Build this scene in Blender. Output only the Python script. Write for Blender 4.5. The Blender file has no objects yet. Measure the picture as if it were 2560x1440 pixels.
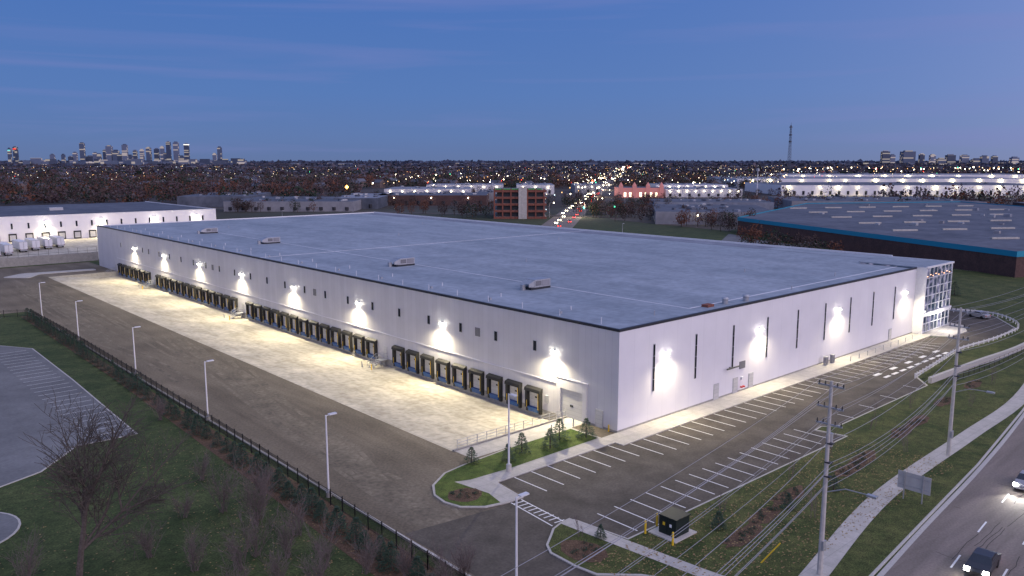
import bpy, math, random
import numpy as np
from mathutils import Vector, Matrix
random.seed(7); rng=np.random.default_rng(11)
scn=bpy.context.scene
COL=scn.collection
scn.view_settings.view_transform='Standard'
try: scn.view_settings.look='None'
except Exception: pass

# ---------------- camera-aligned grid (e right, n ahead), mostly from image pixels -> site x,y -----------------
def S(e,n): return (-75.4+e*.7438+n*.6684, -63.9-e*.6684+n*.7438)

# ---------------- materials -----------------
MATS={}
def M(name,col,rough=.85,col2=None,scale=1.0,stretch=(1,1,1),bump=0,metal=0,emit=None,es=0,fine=None,spec=.3,contrast=(.35,.65),mid=None):
    m=bpy.data.materials.new(name);m.use_nodes=True;nt=m.node_tree
    b=nt.nodes['Principled BSDF']
    b.inputs['Base Color'].default_value=(*col,1);b.inputs['Roughness'].default_value=rough;b.inputs['Metallic'].default_value=metal
    b.inputs['Specular IOR Level'].default_value=spec
    last=None
    if col2 or bump or fine:
        tc=nt.nodes.new('ShaderNodeTexCoord');mp=nt.nodes.new('ShaderNodeMapping');mp.inputs['Scale'].default_value=stretch
        nt.links.new(tc.outputs['Object'],mp.inputs[0])
    if col2:
        n=nt.nodes.new('ShaderNodeTexNoise');n.inputs['Scale'].default_value=scale;n.inputs['Detail'].default_value=6;n.inputs['Roughness'].default_value=.6;n.inputs['Distortion'].default_value=.4
        nt.links.new(mp.outputs[0],n.inputs['Vector'])
        r=nt.nodes.new('ShaderNodeValToRGB');r.color_ramp.elements[0].position=contrast[0];r.color_ramp.elements[1].position=contrast[1]
        r.color_ramp.elements[0].color=(*col,1);r.color_ramp.elements[1].color=(*col2,1)
        nt.links.new(n.outputs['Fac'],r.inputs[0]);last=r.outputs[0]
    for fn in (fine,mid):
        if not fn: continue
        n2=nt.nodes.new('ShaderNodeTexNoise');n2.inputs['Scale'].default_value=fn[0];n2.inputs['Detail'].default_value=4
        nt.links.new(tc.outputs['Object'],n2.inputs['Vector'])
        mr=nt.nodes.new('ShaderNodeMapRange');mr.inputs[1].default_value=.3;mr.inputs[2].default_value=.7;mr.inputs[3].default_value=1-fn[1];mr.inputs[4].default_value=1+fn[1]
        nt.links.new(n2.outputs['Fac'],mr.inputs[0])
        mx=nt.nodes.new('ShaderNodeVectorMath');mx.operation='SCALE'
        if last: nt.links.new(last,mx.inputs[0])
        else: mx.inputs[0].default_value=col
        nt.links.new(mr.outputs[0],mx.inputs['Scale']);last=mx.outputs[0]
    if last: nt.links.new(last,b.inputs['Base Color'])
    if bump:
        n3=nt.nodes.new('ShaderNodeTexNoise');n3.inputs['Scale'].default_value=scale*8
        nt.links.new(tc.outputs['Object'],n3.inputs['Vector'])
        bp=nt.nodes.new('ShaderNodeBump');bp.inputs['Strength'].default_value=bump;bp.inputs['Distance'].default_value=.05
        nt.links.new(n3.outputs['Fac'],bp.inputs['Height']);nt.links.new(bp.outputs[0],b.inputs['Normal'])
    if emit:
        b.inputs['Emission Color'].default_value=(*emit,1);b.inputs['Emission Strength'].default_value=es
        m.cycles.emission_sampling='NONE'
    MATS[name]=m
    return m
def brickify(m,bw,bh,mortar,dark,mode='floor',msmooth=.1,c2=.93):
    nt=m.node_tree;b=nt.nodes['Principled BSDF']
    tc=nt.nodes.new('ShaderNodeTexCoord');sp=nt.nodes.new('ShaderNodeSeparateXYZ');cb=nt.nodes.new('ShaderNodeCombineXYZ')
    nt.links.new(tc.outputs['Object'],sp.inputs[0])
    if mode=='wall':
        ad=nt.nodes.new('ShaderNodeMath');nt.links.new(sp.outputs[0],ad.inputs[0]);nt.links.new(sp.outputs[1],ad.inputs[1])
        nt.links.new(ad.outputs[0],cb.inputs[0]);nt.links.new(sp.outputs[2],cb.inputs[1])
    else:
        nt.links.new(sp.outputs[0],cb.inputs[0]);nt.links.new(sp.outputs[1],cb.inputs[1])
    br=nt.nodes.new('ShaderNodeTexBrick');br.offset=0;br.inputs['Scale'].default_value=1
    br.inputs['Brick Width'].default_value=bw;br.inputs['Row Height'].default_value=bh;br.inputs['Mortar Size'].default_value=mortar;br.inputs['Mortar Smooth'].default_value=msmooth
    br.inputs['Color1'].default_value=(1,1,1,1);br.inputs['Color2'].default_value=(c2,c2,c2,1);br.inputs['Mortar'].default_value=(dark,dark,dark,1)
    nt.links.new(cb.outputs[0],br.inputs[0])
    mx=nt.nodes.new('ShaderNodeMix');mx.data_type='RGBA';mx.blend_type='MULTIPLY';mx.inputs[0].default_value=1
    src=b.inputs['Base Color'].links
    if src: nt.links.new(src[0].from_socket,mx.inputs[6])
    else: mx.inputs[6].default_value=b.inputs['Base Color'].default_value
    nt.links.new(br.outputs['Color'],mx.inputs[7]);nt.links.new(mx.outputs[2],b.inputs['Base Color'])

asph=M('asphalt_yard_old',(.110,.090,.062),.9,(.19,.16,.115),.3,(1,.10,1),fine=(3.5,.25),mid=(.09,.24),bump=.2,contrast=(.28,.7))
track=M('tyre_track_asphalt',(.165,.14,.10),.9,fine=(2,.3),mid=(.3,.3))
asphd=M('asphalt_dark',(.070,.061,.050),.88,(.115,.10,.082),.25,fine=(4,.2),mid=(.6,.12),bump=.2)
asphr=M('asphalt_road',(.17,.145,.125),.85,(.235,.20,.175),.35,(.2,2,1),fine=(5,.15),bump=.2)
asphl=M('asphalt_lot_left',(.13,.134,.138),.9,(.185,.19,.193),.08,fine=(3,.12),mid=(.4,.1))
conc=M('concrete_apron',(.35,.315,.245),.85,(.54,.50,.41),.45,(1,.3,1),fine=(1.2,.2),mid=(.2,.12),bump=.15,contrast=(.26,.64));brickify(conc,4.8,4.6,.05,.76,c2=.90)
walkm=M('concrete_walk',(.44,.42,.37),.85,(.54,.51,.46),.8,fine=(6,.08));brickify(walkm,1.6,1.6,.03,.75)
kerb=M('concrete_kerb',(.48,.46,.42),.8,fine=(5,.1))
found=M('concrete_foundation',(.27,.26,.24),.85,(.35,.34,.31),1,fine=(6,.1))
grass=M('grass',(.042,.080,.012),.95,(.095,.135,.026),.35,fine=(9,.5),mid=(1.6,.25),bump=.6)
leafy=M('grass_leaf_litter',(.036,.056,.012),.95,(.092,.102,.03),.3,fine=(8,.7),mid=(1.5,.3),bump=.6)
mulch=M('mulch',(.085,.05,.03),.95,(.14,.088,.055),3,fine=(10,.5),bump=.8)
paint=M('white_paint',(.80,.80,.77),.7,fine=(5,.12))
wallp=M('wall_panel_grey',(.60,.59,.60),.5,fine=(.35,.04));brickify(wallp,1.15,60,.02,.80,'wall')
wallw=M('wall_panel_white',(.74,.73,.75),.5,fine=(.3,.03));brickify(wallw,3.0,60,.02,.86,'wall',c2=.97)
roofm=M('roof_membrane',(.235,.28,.325),.75,(.34,.385,.435),.10,(1,.35,1),fine=(.9,.12),mid=(.25,.10),contrast=(.3,.7));brickify(roofm,3.2,40,.07,.84)
flash=M('dark_flashing',(.03,.032,.04),.5)
white=M('white_metal',(.70,.70,.71),.4,fine=(3,.05))
steel=M('galvanised_steel',(.42,.43,.45),.4,metal=.5,fine=(4,.1))
black=M('black_rubber',(.022,.022,.022),.6,fine=(4,.2))
iron=M('black_iron',(.012,.012,.013),.5,fine=(4,.1))
doorm=M('dock_door',(.52,.52,.51),.5,fine=(2,.04));brickify(doorm,20,.55,.02,.7,'wall')
bluem=M('blue_leveller',(.035,.10,.27),.5,fine=(4,.15))
yellow=M('yellow_paint',(.75,.50,.03),.5,fine=(4,.1))
glassd=M('dark_glass',(.015,.02,.03),.08,spec=.8,fine=(1,.2))
lampm=M('lamp_lens',(1,1,1),.5,emit=(1,.95,.80),es=60)
louv=M('louvre',(.28,.28,.3),.5);brickify(louv,5,.12,.04,.4,'wall')
pole_c=M('concrete_pole',(.46,.44,.41),.8,fine=(3,.1))
wirem=M('wire',(.30,.30,.31),.5)
bark=M('bark',(.085,.07,.06),.95,fine=(6,.3))
barkl=M('bark_pale',(.15,.12,.11),.95,fine=(6,.3))
needle=M('spruce_needles',(.022,.048,.03),.9,(.05,.09,.055),5)
greenb=M('utility_box_green',(.012,.02,.018),.5,fine=(3,.1))
brick=M('brick_red',(.20,.075,.055),.85,(.26,.10,.07),1);brickify(brick,2,1,.04,.7,'wall')
brickd=M('brick_dark',(.075,.045,.042),.85,(.105,.06,.053),.3,fine=(2,.2))
teal=M('teal_fascia',(.015,.25,.38),.5)
roofd=M('roof_dark',(.075,.088,.115),.85,(.125,.138,.17),.05,fine=(.3,.2))
roofl=M('roof_light',(.18,.20,.245),.85,(.26,.28,.33),.04,fine=(.3,.15))
gwall=M('grey_cladding',(.22,.22,.24),.8,(.28,.28,.3),.2)
sign_b=M('sign_back',(.50,.49,.47),.5,metal=.2,fine=(2,.08))
redp=M('red_reflector',(.35,.03,.02),.5)

# ---------------- mesh builder -----------------
class MB:
    def __init__(s): s.v=[];s.f=[];s.m=[];s.mats=[]
    def mi(s,m):
        if m not in s.mats: s.mats.append(m)
        return s.mats.index(m)
    def face(s,pts,m):
        i=len(s.v);s.v+=[tuple(p) for p in pts];s.f.append(tuple(range(i,i+len(pts))));s.m.append(s.mi(m))
    def box(s,x0,x1,y0,y1,z0,z1,m,R=None):
        i=len(s.v)
        P=[(x0,y0,z0),(x1,y0,z0),(x1,y1,z0),(x0,y1,z0),(x0,y0,z1),(x1,y0,z1),(x1,y1,z1),(x0,y1,z1)]
        if R: P=[tuple(R@Vector(p)) for p in P]
        s.v+=P;k=s.mi(m)
        for q in ((0,3,2,1),(4,5,6,7),(0,1,5,4),(1,2,6,5),(2,3,7,6),(3,0,4,7)): s.f.append(tuple(i+a for a in q));s.m.append(k)
    def tube(s,p0,p1,r0,r1,m,n=6,caps=True):
        p0=Vector(p0);p1=Vector(p1);d=(p1-p0)
        if d.length<1e-6:return
        d.normalize();a=d.orthogonal().normalized();b=d.cross(a);i=len(s.v);k=s.mi(m)
        for p,r in((p0,r0),(p1,r1)):
            for j in range(n):
                t=2*math.pi*j/n;s.v.append(tuple(p+(a*math.cos(t)+b*math.sin(t))*r))
        for j in range(n): s.f.append((i+j,i+(j+1)%n,i+n+(j+1)%n,i+n+j));s.m.append(k)
        if caps: s.f.append(tuple(i+n+j for j in range(n)));s.m.append(k)
    def prism(s,pts,z0,z1,mt,ms=None):
        n=len(pts);A=sum(pts[i][0]*pts[(i+1)%n][1]-pts[(i+1)%n][0]*pts[i][1] for i in range(n))
        if A<0: pts=pts[::-1]
        s.face([(x,y,z1) for x,y in pts],mt)
        if z0 is not None:
            for i in range(n):
                a=pts[i];b=pts[(i+1)%n];s.face([(a[0],a[1],z0),(b[0],b[1],z0),(b[0],b[1],z1),(a[0],a[1],z1)],ms or mt)
    def obj(s,name,parent=None,smooth=False):
        me=bpy.data.meshes.new(name);me.from_pydata(s.v,[],s.f)
        for m in s.mats: me.materials.append(m)
        me.polygons.foreach_set('material_index',s.m)
        if smooth: me.polygons.foreach_set('use_smooth',[True]*len(s.f))
        me.update();o=bpy.data.objects.new(name,me);COL.objects.link(o)
        if parent:o.parent=parent
        return o
def empty(name,loc=(0,0,0)):
    o=bpy.data.objects.new(name,None);o.location=loc;COL.objects.link(o);return o
def inst(me,name,loc,rz=0,sc=1,parent=None):
    o=bpy.data.objects.new(name,me);o.location=loc;o.rotation_euler=(0,0,rz);o.scale=(sc,sc,sc) if not isinstance(sc,tuple) else sc
    COL.objects.link(o)
    if parent:o.parent=parent
    return o
def inset(pts,d):
    n=len(pts);A=sum(pts[i][0]*pts[(i+1)%n][1]-pts[(i+1)%n][0]*pts[i][1] for i in range(n))
    if A<0: pts=pts[::-1]
    out=[]
    for i in range(n):
        a=Vector(pts[i-1]);b=Vector(pts[i]);c=Vector(pts[(i+1)%n])
        d1=(b-a).normalized();d2=(c-b).normalized();n1=Vector((-d1.y,d1.x));n2=Vector((-d2.y,d2.x))
        m=(n1+n2);m=m/max(.35,(1+n1.dot(n2)));out.append((b.x+m.x*d,b.y+m.y*d))
    return out
def strip(cl,w0,w1):
    L=[];R=[]
    for i,p in enumerate(cl):
        a=Vector(cl[max(0,i-1)]);b=Vector(cl[min(len(cl)-1,i+1)]);d=(b-a).normalized();n=Vector((-d.y,d.x));q=Vector(p)
        L.append(tuple(q+n*w0));R.append(tuple(q+n*w1))
    return L,R
def ribbon(mb,cl,w0,w1,z,m,z0=None):
    L,R=strip(cl,w0,w1)
    for i in range(len(cl)-1):
        mb.face([(*R[i],z),(*R[i+1],z),(*L[i+1],z),(*L[i],z)],m)
        if z0 is not None:
            mb.face([(*L[i],z0),(*L[i+1],z0),(*L[i+1],z),(*L[i],z)],m);mb.face([(*R[i],z0),(*R[i+1],z0),(*R[i+1],z),(*R[i],z)],m)
def smooth_line(pts,k=6):
    out=[];n=len(pts)
    for i in range(n-1):
        p0=Vector(pts[max(0,i-1)]);p1=Vector(pts[i]);p2=Vector(pts[i+1]);p3=Vector(pts[min(n-1,i+2)])
        for j in range(k):
            t=j/k;out.append(tuple(.5*((2*p1)+(p2-p0)*t+(2*p0-5*p1+4*p2-p3)*t*t+(3*p1-p0-3*p2+p3)*t**3)))
    out.append(tuple(pts[-1]));return out
def smooth_loop(pts,k=3):
    n=len(pts);out=[]
    for i in range(n):
        a=Vector(pts[i-1]);b=Vector(pts[i]);c=Vector(pts[(i+1)%n]);l1=(b-a).length;l2=(c-b).length;r=min(1.2,l1*.4,l2*.4)
        p=b+(a-b).normalized()*r;q=b+(c-b).normalized()*r
        for j in range(k+1):
            t=j/k;out.append(tuple((1-t)**2*p+2*t*(1-t)*b+t*t*q))
    return out

# ---------------- camera -----------------
cd=bpy.data.cameras.new('camera');co=bpy.data.objects.new('camera',cd);COL.objects.link(co)
cd.sensor_width=36;cd.lens=2011/2560*36;cd.clip_end=60000;cd.clip_start=.5
co.location=(-75.4,-63.9,34);co.rotation_euler=(math.radians(90-8.90),0,math.radians(-41.95));scn.camera=co

# ---------------- world -----------------
w=bpy.data.worlds.new('World');scn.world=w;w.use_nodes=True;nt=w.node_tree;nt.nodes.clear()
N=nt.nodes.new;Lk=nt.links.new
tc=N('ShaderNodeTexCoord');sp=N('ShaderNodeSeparateXYZ');Lk(tc.outputs['Generated'],sp.inputs[0])
rp=N('ShaderNodeValToRGB');Lk(sp.outputs[2],rp.inputs[0]);cr=rp.color_ramp
cr.elements[0].position=0;cr.elements[0].color=(.125,.185,.365,1)
cr.elements[1].position=1;cr.elements[1].color=(.20,.29,.56,1)
for ps,c_ in((.03,(.118,.20,.425)),(.08,(.098,.20,.475)),(.2,(.070,.172,.485)),(.35,(.052,.148,.47)),(.55,(.15,.24,.52))):
    e=cr.elements.new(ps);e.color=(*c_,1)
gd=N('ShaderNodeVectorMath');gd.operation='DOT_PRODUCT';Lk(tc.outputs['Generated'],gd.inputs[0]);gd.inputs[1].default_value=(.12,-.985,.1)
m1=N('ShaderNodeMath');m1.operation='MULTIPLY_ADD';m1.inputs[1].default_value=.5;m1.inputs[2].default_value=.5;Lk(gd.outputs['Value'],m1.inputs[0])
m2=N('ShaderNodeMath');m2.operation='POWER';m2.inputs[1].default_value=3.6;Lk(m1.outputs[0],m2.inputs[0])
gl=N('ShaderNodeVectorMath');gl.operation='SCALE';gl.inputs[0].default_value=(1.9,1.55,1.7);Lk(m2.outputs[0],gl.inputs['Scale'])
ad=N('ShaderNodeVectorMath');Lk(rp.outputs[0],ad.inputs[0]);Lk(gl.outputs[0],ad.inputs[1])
mp=N('ShaderNodeMapping');mp.inputs['Scale'].default_value=(1.2,1.2,22);mp.inputs['Rotation'].default_value=(.05,.03,0);Lk(tc.outputs['Generated'],mp.inputs[0])
no=N('ShaderNodeTexNoise');no.inputs['Scale'].default_value=1.7;no.inputs['Detail'].default_value=7;no.inputs['Distortion'].default_value=.5;Lk(mp.outputs[0],no.inputs['Vector'])
cr2=N('ShaderNodeMapRange');cr2.inputs[1].default_value=.5;cr2.inputs[2].default_value=.76;cr2.inputs[3].default_value=0;cr2.inputs[4].default_value=.38;Lk(no.outputs['Fac'],cr2.inputs[0])
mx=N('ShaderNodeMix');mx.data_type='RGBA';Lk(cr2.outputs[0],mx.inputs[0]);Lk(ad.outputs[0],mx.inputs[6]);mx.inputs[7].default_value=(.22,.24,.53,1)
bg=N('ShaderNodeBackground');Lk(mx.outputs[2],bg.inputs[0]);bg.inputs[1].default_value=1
wo=N('ShaderNodeOutputWorld');Lk(bg.outputs[0],wo.inputs[0])

# ---------------- ground -----------------
gm=M('ground_land',(.033,.054,.015),.95,(.07,.09,.03),.22,fine=(5,.5),mid=(1.2,.28),bump=.5)
nt=gm.node_tree;b=nt.nodes['Principled BSDF']
tc=nt.nodes.new('ShaderNodeTexCoord');ln=nt.nodes.new('ShaderNodeVectorMath');ln.operation='LENGTH';nt.links.new(tc.outputs['Object'],ln.inputs[0])
mr=nt.nodes.new('ShaderNodeMapRange');mr.inputs[1].default_value=260;mr.inputs[2].default_value=560;nt.links.new(ln.outputs['Value'],mr.inputs[0])
nz=nt.nodes.new('ShaderNodeTexNoise');nz.inputs['Scale'].default_value=.006;nz.inputs['Detail'].default_value=8;nt.links.new(tc.outputs['Object'],nz.inputs['Vector'])
rr=nt.nodes.new('ShaderNodeValToRGB');rr.color_ramp.elements[0].color=(.04,.033,.03,1);rr.color_ramp.elements[1].color=(.085,.08,.085,1);rr.color_ramp.elements[0].position=.4;rr.color_ramp.elements[1].position=.65;nt.links.new(nz.outputs['Fac'],rr.inputs[0])
mx=nt.nodes.new('ShaderNodeMix');mx.data_type='RGBA';nt.links.new(mr.outputs[0],mx.inputs[0]);nt.links.new(b.inputs['Base Color'].links[0].from_socket,mx.inputs[6]);nt.links.new(rr.outputs[0],mx.inputs[7]);nt.links.new(mx.outputs[2],b.inputs['Base Color'])
g=MB();B=45000;x0,x1,y0,y1=-19.5,0,9,205
for (a,b_,c_,d) in((-B,x0,-B,B),(x1,B,-B,B),(x0,x1,-B,y0),(x0,x1,y1,B)):
    g.face([(a,c_,0),(b_,c_,0),(b_,d,0),(a,d,0)],gm)
g.obj('ground')
a=MB();D=-1.3
a.face([(-19.5,9,.0),(-1,9,D),(-1,205,D),(-19.5,205,0)],conc);a.face([(-1,9,D),(0,9,D),(0,205,D),(-1,205,D)],conc)
a.obj('concrete_truck_apron')
a=MB();a.box(-19.4,0,8.7,9,-1.6,.18,found);a.box(-19.4,0,205,205.3,-1.6,.15,found);a.obj('apron_retaining_wall')
a=MB();a.face([(-19.3,5.4,.03),(0,5.4,.03),(0,8.7,.03),(-19.3,8.7,.03)],walkm);a.obj('access_ramp_pavement')
y=MB();y.prism([(-36.3,-40),(-19.5,-40),(-19.5,0),(0,0),(0,9),(-19.5,9),(-19.5,205),(0,205),(0,238),(-110,238),(-110,150),(-36.3,146)],None,.012,asph);y.obj('asphalt_yard')
b=MB()
for i in range(14):
    xa=random.uniform(-33,-23);ya=random.uniform(-2,150)
    if i<6: cl=[(-32+random.uniform(-2,1),-20+i),(-31+random.uniform(-2,2),0),(-29+random.uniform(-2,2),22),(-25+random.uniform(-1,1),44+5*i),(-21.5,64+7*i)]
    else: cl=[(xa,ya),(xa+random.uniform(-1,1),ya+20),(xa+random.uniform(-3,3),ya+45),(max(-34,min(-21.5,xa+random.uniform(-6,6))),ya+75)]
    cl=[(max(-35.2,min(-20.9,p_[0])),min(203,p_[1])) for p_ in smooth_line(cl,10) if p_[1]<203]
    if len(cl)<3: continue
    for o_ in(-1.0,1.0): ribbon(b,cl,o_*.9+.28,o_*.9-.28,.0135+i*.0005+(.0002 if o_>0 else 0),track)
b.obj('tyre_tracks')
fi=smooth_loop([(-24,207),(-20,214),(-4,213),(-4,217),(-24,219),(-30,213)])
f=MB();f.prism(fi,0,.13,kerb);f.prism(inset(fi,.5),None,.14,walkm);f.obj('far_kerb_island')
pk=[(-36,-5.2),(-26,-6.6),(-22,-6.6),(-21.4,-1.7),(-3,-2.2),(-3,-3.4),(88,-3.4),(92,-6.6),(100,-6.8),(106,-4),(108,3),(108,30),(124,34),(126,0),(121,-5.5),(111,-12),(96,-13.1),(80,-11.9),(56,-14.2),(52,-17.4),(23,-17.4),(21.5,-16),(19.5,-16.2),(20.2,-20),(-21.5,-19.7),(-21.9,-13.6),(-24,-13.2),(-26.3,-14.5),(-27.9,-15.6),(-28.7,-17),(-28.6,-22),(-25,-26),(-20,-38.4),(-36,-40)]
p=MB();p.prism(pk,None,.028,asphd);p.obj('asphalt_parking_lot')
p=MB()
def line(xa,ya,xb,yb,w=.07,zz=.036):
    d=Vector((xb-xa,yb-ya)).normalized();n=Vector((-d.y,d.x))*w
    p.face([(xa+n.x,ya+n.y,zz),(xa-n.x,ya-n.y,zz),(xb-n.x,yb-n.y,zz),(xb+n.x,yb+n.y,zz)],paint)
for i in range(41):
    x=-19.4+2.52*i;ys=-2.0 if x<-3.2 else -3.55
    line(x,ys,x+.05,ys-5.0)
for i in range(16): line(-19.5+2.5*i,-14.2,-19.5+2.5*i,-19.2)
for x in(28.3,34.7,41.6,49.6): line(x,-14.9,x,-17.2)
for i in range(9):
    x=52+3*i
    if i%2==0: line(x,-9.4,x+2.2,-9.4,.35)
    line(x,-11,x+2.0,-11,.28)
for i in range(10): line(60+2.5*i,-4.2,62+2.5*i,-8,.05,.040)
line(-24.1,-6.7,-24.7,-13.2,.07);line(-22.8,-6.8,-23.2,-13.2,.07)
for i in range(9):
    yy=-7.1-.72*i;line(-24.1,yy,-22.9,yy-.15,.07,.040)
p.obj('parking_markings')
i1=[(-3,5.2),(-12.7,5.2),(-20.9,4.6),(-24.5,4.0),(-27.5,2.1),(-28.9,-.1),(-29.2,-2.2),(-28.7,-4.2),(-26.8,-5.9),(-24.5,-6.5),(-22.4,-6.7),(-21.8,-1.9),(-3,-2.2)]
a=MB();a.prism(i1,0,.13,walkm,kerb);a.box(-3,90,-3.5,0,-.1,.13,walkm)
a.prism([(90,-3.5),(92,-6.6),(100,-6.8),(106,-4),(108,3),(108,12),(90,12)],0,.13,walkm,kerb)
a.obj('concrete_sidewalk')
gi=[(-3.4,.2),(-3.4,4.95),(-12.7,4.95),(-20.9,4.35),(-24.4,3.75),(-27.3,1.9),(-28.65,-.1),(-28.95,-2.2),(-28.45,-4.1),(-26.7,-5.65),(-25,-6.1),(-24.4,-3.6),(-25.2,1.2),(-23.5,.5),(-18,.1)]
a=MB();a.prism(gi,None,.145,grass);a.obj('grass_island')
def ell(cx,cy,rx,ry,n=22,rot=0,j=.08):
    r=[]
    for i in range(n):
        t=2*math.pi*i/n;k=1+random.uniform(-j,j);u,v=rx*k*math.cos(t),ry*k*math.sin(t)
        r.append((cx+u*math.cos(rot)-v*math.sin(rot),cy+u*math.sin(rot)+v*math.cos(rot)))
    return r
redge=[(-140,-49),(-60,-42),(-20,-38.6),(.7,-36.6),(22,-34.7),(48.4,-31.6),(120,-22),(260,0)]
vg=[(-22.2,-13.7),(-23.6,-13.25),(-25.2,-13.7),(-26.3,-14.5),(-27.9,-15.6),(-28.7,-16.9),(-28.8,-20),(-28.5,-22.2),(-25.8,-24.8),(-22,-31),(-20,-38.4),(.7,-36.5),(22,-34.6),(48.4,-31.5),(120,-21.9),(200,-9.2),(200,40),(126,34),(126,0),(121,-5.5),(111,-12),(96,-13.1),(80,-11.9),(56,-14.2),(52,-17.4),(23,-17.4),(21.5,-16),(19.5,-16.2),(20.2,-20),(-21.5,-19.7)]
a=MB();a.prism(vg,0,.13,kerb);a.prism(inset(vg,.22),None,.145,leafy);a.obj('grass_verge')
m_=MB();m_.prism(ell(-26.5,-2.2,1.9,1.7),None,.155,mulch)
m_.prism(ell(-26.3,-18.6,1.7,2.4),None,.155,mulch)
beds=[(-8,-25.5),(-2,-24.6),(10,-25.5),(14,-25),(27,-24),(33,-23.6),(45,-22.5),(58,-22),(-13,-26.5)]
for i,(bx,by) in enumerate(beds): m_.prism(ell(bx,by,3.2,1.0,rot=.08,j=.15),None,.155+.003*i,mulch)
m_.prism([(-42.6,-20),(-41.6,5),(-40.8,30),(-39.6,70),(-39.2,140),(-37.6,140),(-37.5,70),(-37.6,30),(-37.8,-20)],None,.02,mulch)
m_.obj('mulch_beds')
a=MB();ribbon(a,[(-23.2,-13.3),(-22.6,-20),(-21.8,-28),(-20.8,-34.6)],.75,-.75,.165,walkm)
ribbon(a,smooth_line([(-19.8,-35.4),(-14.7,-34.3),(5.6,-31.1),(31.6,-30.2),(55,-29.3),(90,-24),(160,-14)]),1.0,-1.0,.168,walkm)
ribbon(a,smooth_line([(-120,-46),(-60,-40),(-37,-37.6)]),1,-1,.168,walkm)
a.obj('concrete_footpath')
r=MB();rl=smooth_line(redge);ribbon(r,rl,-.25,-24,.02,asphr);r.obj('asphalt_road')
r=MB();ribbon(r,rl,0,-.45,.035,kerb)
r.obj('road_gutter')
r=MB()
def dashes(cl,off,on,gap,w,m):
    L,_=strip(cl,off,off);acc=0
    for i in range(len(L)-1):
        a_=Vector(L[i]);b_=Vector(L[i+1]);l=(b_-a_).length;d=(b_-a_)/l;t=0
        while t<l:
            ph=(acc+t)%(on+gap)
            if ph<on:
                e=min(l,t+on-ph);P=a_+d*t;Q=a_+d*e;n=Vector((-d.y,d.x))*w
                r.face([(P.x+n.x,P.y+n.y,.034),(P.x-n.x,P.y-n.y,.034),(Q.x-n.x,Q.y-n.y,.034),(Q.x+n.x,Q.y+n.y,.034)],m);t=e+.001
            else: t+=on+gap-ph+.001
        acc+=l
dashes(rl,-4.2,3,6,.08,paint);dashes(rl,-7.8,3,6,.08,paint);dashes(rl,-11.6,400,.01,.07,yellow);dashes(rl,-15.5,3,6,.07,paint)
r.obj('road_markings')
b=MB();tar=M('tar_sealant',(.05,.045,.04),.8)
for i in range(40):
    x=random.uniform(-20,60);o_=random.uniform(-12,-1);L,_=strip(rl,o_,o_)
    yb=np.interp(x,[q[0] for q in L],[q[1] for q in L]);cl=[(x,yb)]
    tr=random.random()<.45
    for k_ in range(5): cl.append((cl[-1][0]+(random.uniform(-.15,.15) if tr else random.uniform(1,1.8)),cl[-1][1]+(random.uniform(.3,.8) if tr and yb<-40 else random.uniform(-.1,.25))))
    ribbon(b,cl,.03,-.03,.026+.0001*i,tar)
b.obj('road_crack_seals')
a=MB();ll=[(-48.4,109.4),(-44.5,102.8),(-44.7,74.2),(-45.5,40.6),(-52.3,40.8),(-57.5,34.4),(-62,32.4),(-80,30),(-110,60),(-110,112)]
a.prism(inset(ll,-.2),0,.06,kerb);a.prism(ll,None,.07,asphl)
a.prism(ell(-67,22,5.2,5.2,30,j=0),0,.06,kerb);a.prism(ell(-67,22,5,5,30,j=0),None,.07,asphl)
a.obj('asphalt_neighbour_lot')
p=MB()
for i in range(25): line(-45.6,43+2.45*i,-50.8,43+2.45*i,.05,.085)
for i in range(20): line(-62,60+2.45*i,-67,60+2.45*i,.05,.085)
for i in range(8): line(-42.5,141+i*2.5,-47,141+i*2.5,.05,.03)
p.obj('neighbour_lot_markings')

# ---------------- main warehouse -----------------
wh=empty('warehouse')
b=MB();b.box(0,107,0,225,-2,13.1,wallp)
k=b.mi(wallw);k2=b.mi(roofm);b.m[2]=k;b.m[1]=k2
b.obj('walls_and_roof',wh)
b=MB()
b.box(-.04,.35,-.04,225.04,13.1,13.42,flash);b.box(.35,90,-.04,.35,13.1,13.42,flash);b.box(106.6,107.05,12,225,13.1,13.5,white);b.box(.35,106.6,224.7,225.04,13.1,13.42,white)
b.obj('parapet',wh)
b=MB()
b.box(-.05,0,10.9,205,-1.6,.02,found);b.box(-.04,0,-.0,5.3,-.1,.3,found);b.box(0,90,-.04,0,0,.35,found)
b.box(-.09,0,11,205,4.35,4.47,wallw)
b.obj('foundation_band',wh)
b=MB();z=13.1
b.box(19.85,20.1,4,176,z,z+.03,white);b.box(.4,106.5,104.8,105.05,z,z+.035,white);b.box(100,100.3,4.5,222,z,z+.03,roofl);b.box(20.15,100,3.9,4.2,z,z+.03,white);b.box(100.5,106,40,222,z,z+.02,roofl)
for i in range(29):
    yy=5+7.6*i;b.tube((2.2,yy,z),(2.2,yy,z+.9),.05,.05,white,5)
    if i%2: b.tube((6.5,yy+2,z),(6.5,yy+2,z+.6),.07,.07,white,5);b.box(3.4,3.7,yy+1,yy+1.3,z,z+.35,steel)
for xx,yy in((12,4),(47,3),(68,6),(60,20),(40,60),(80,90),(55,130),(85,160),(30,190)): b.tube((xx,yy,z),(xx,yy,z+.7),.08,.08,steel,6)
b.obj('roof_lines_and_pipes',wh)
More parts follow.
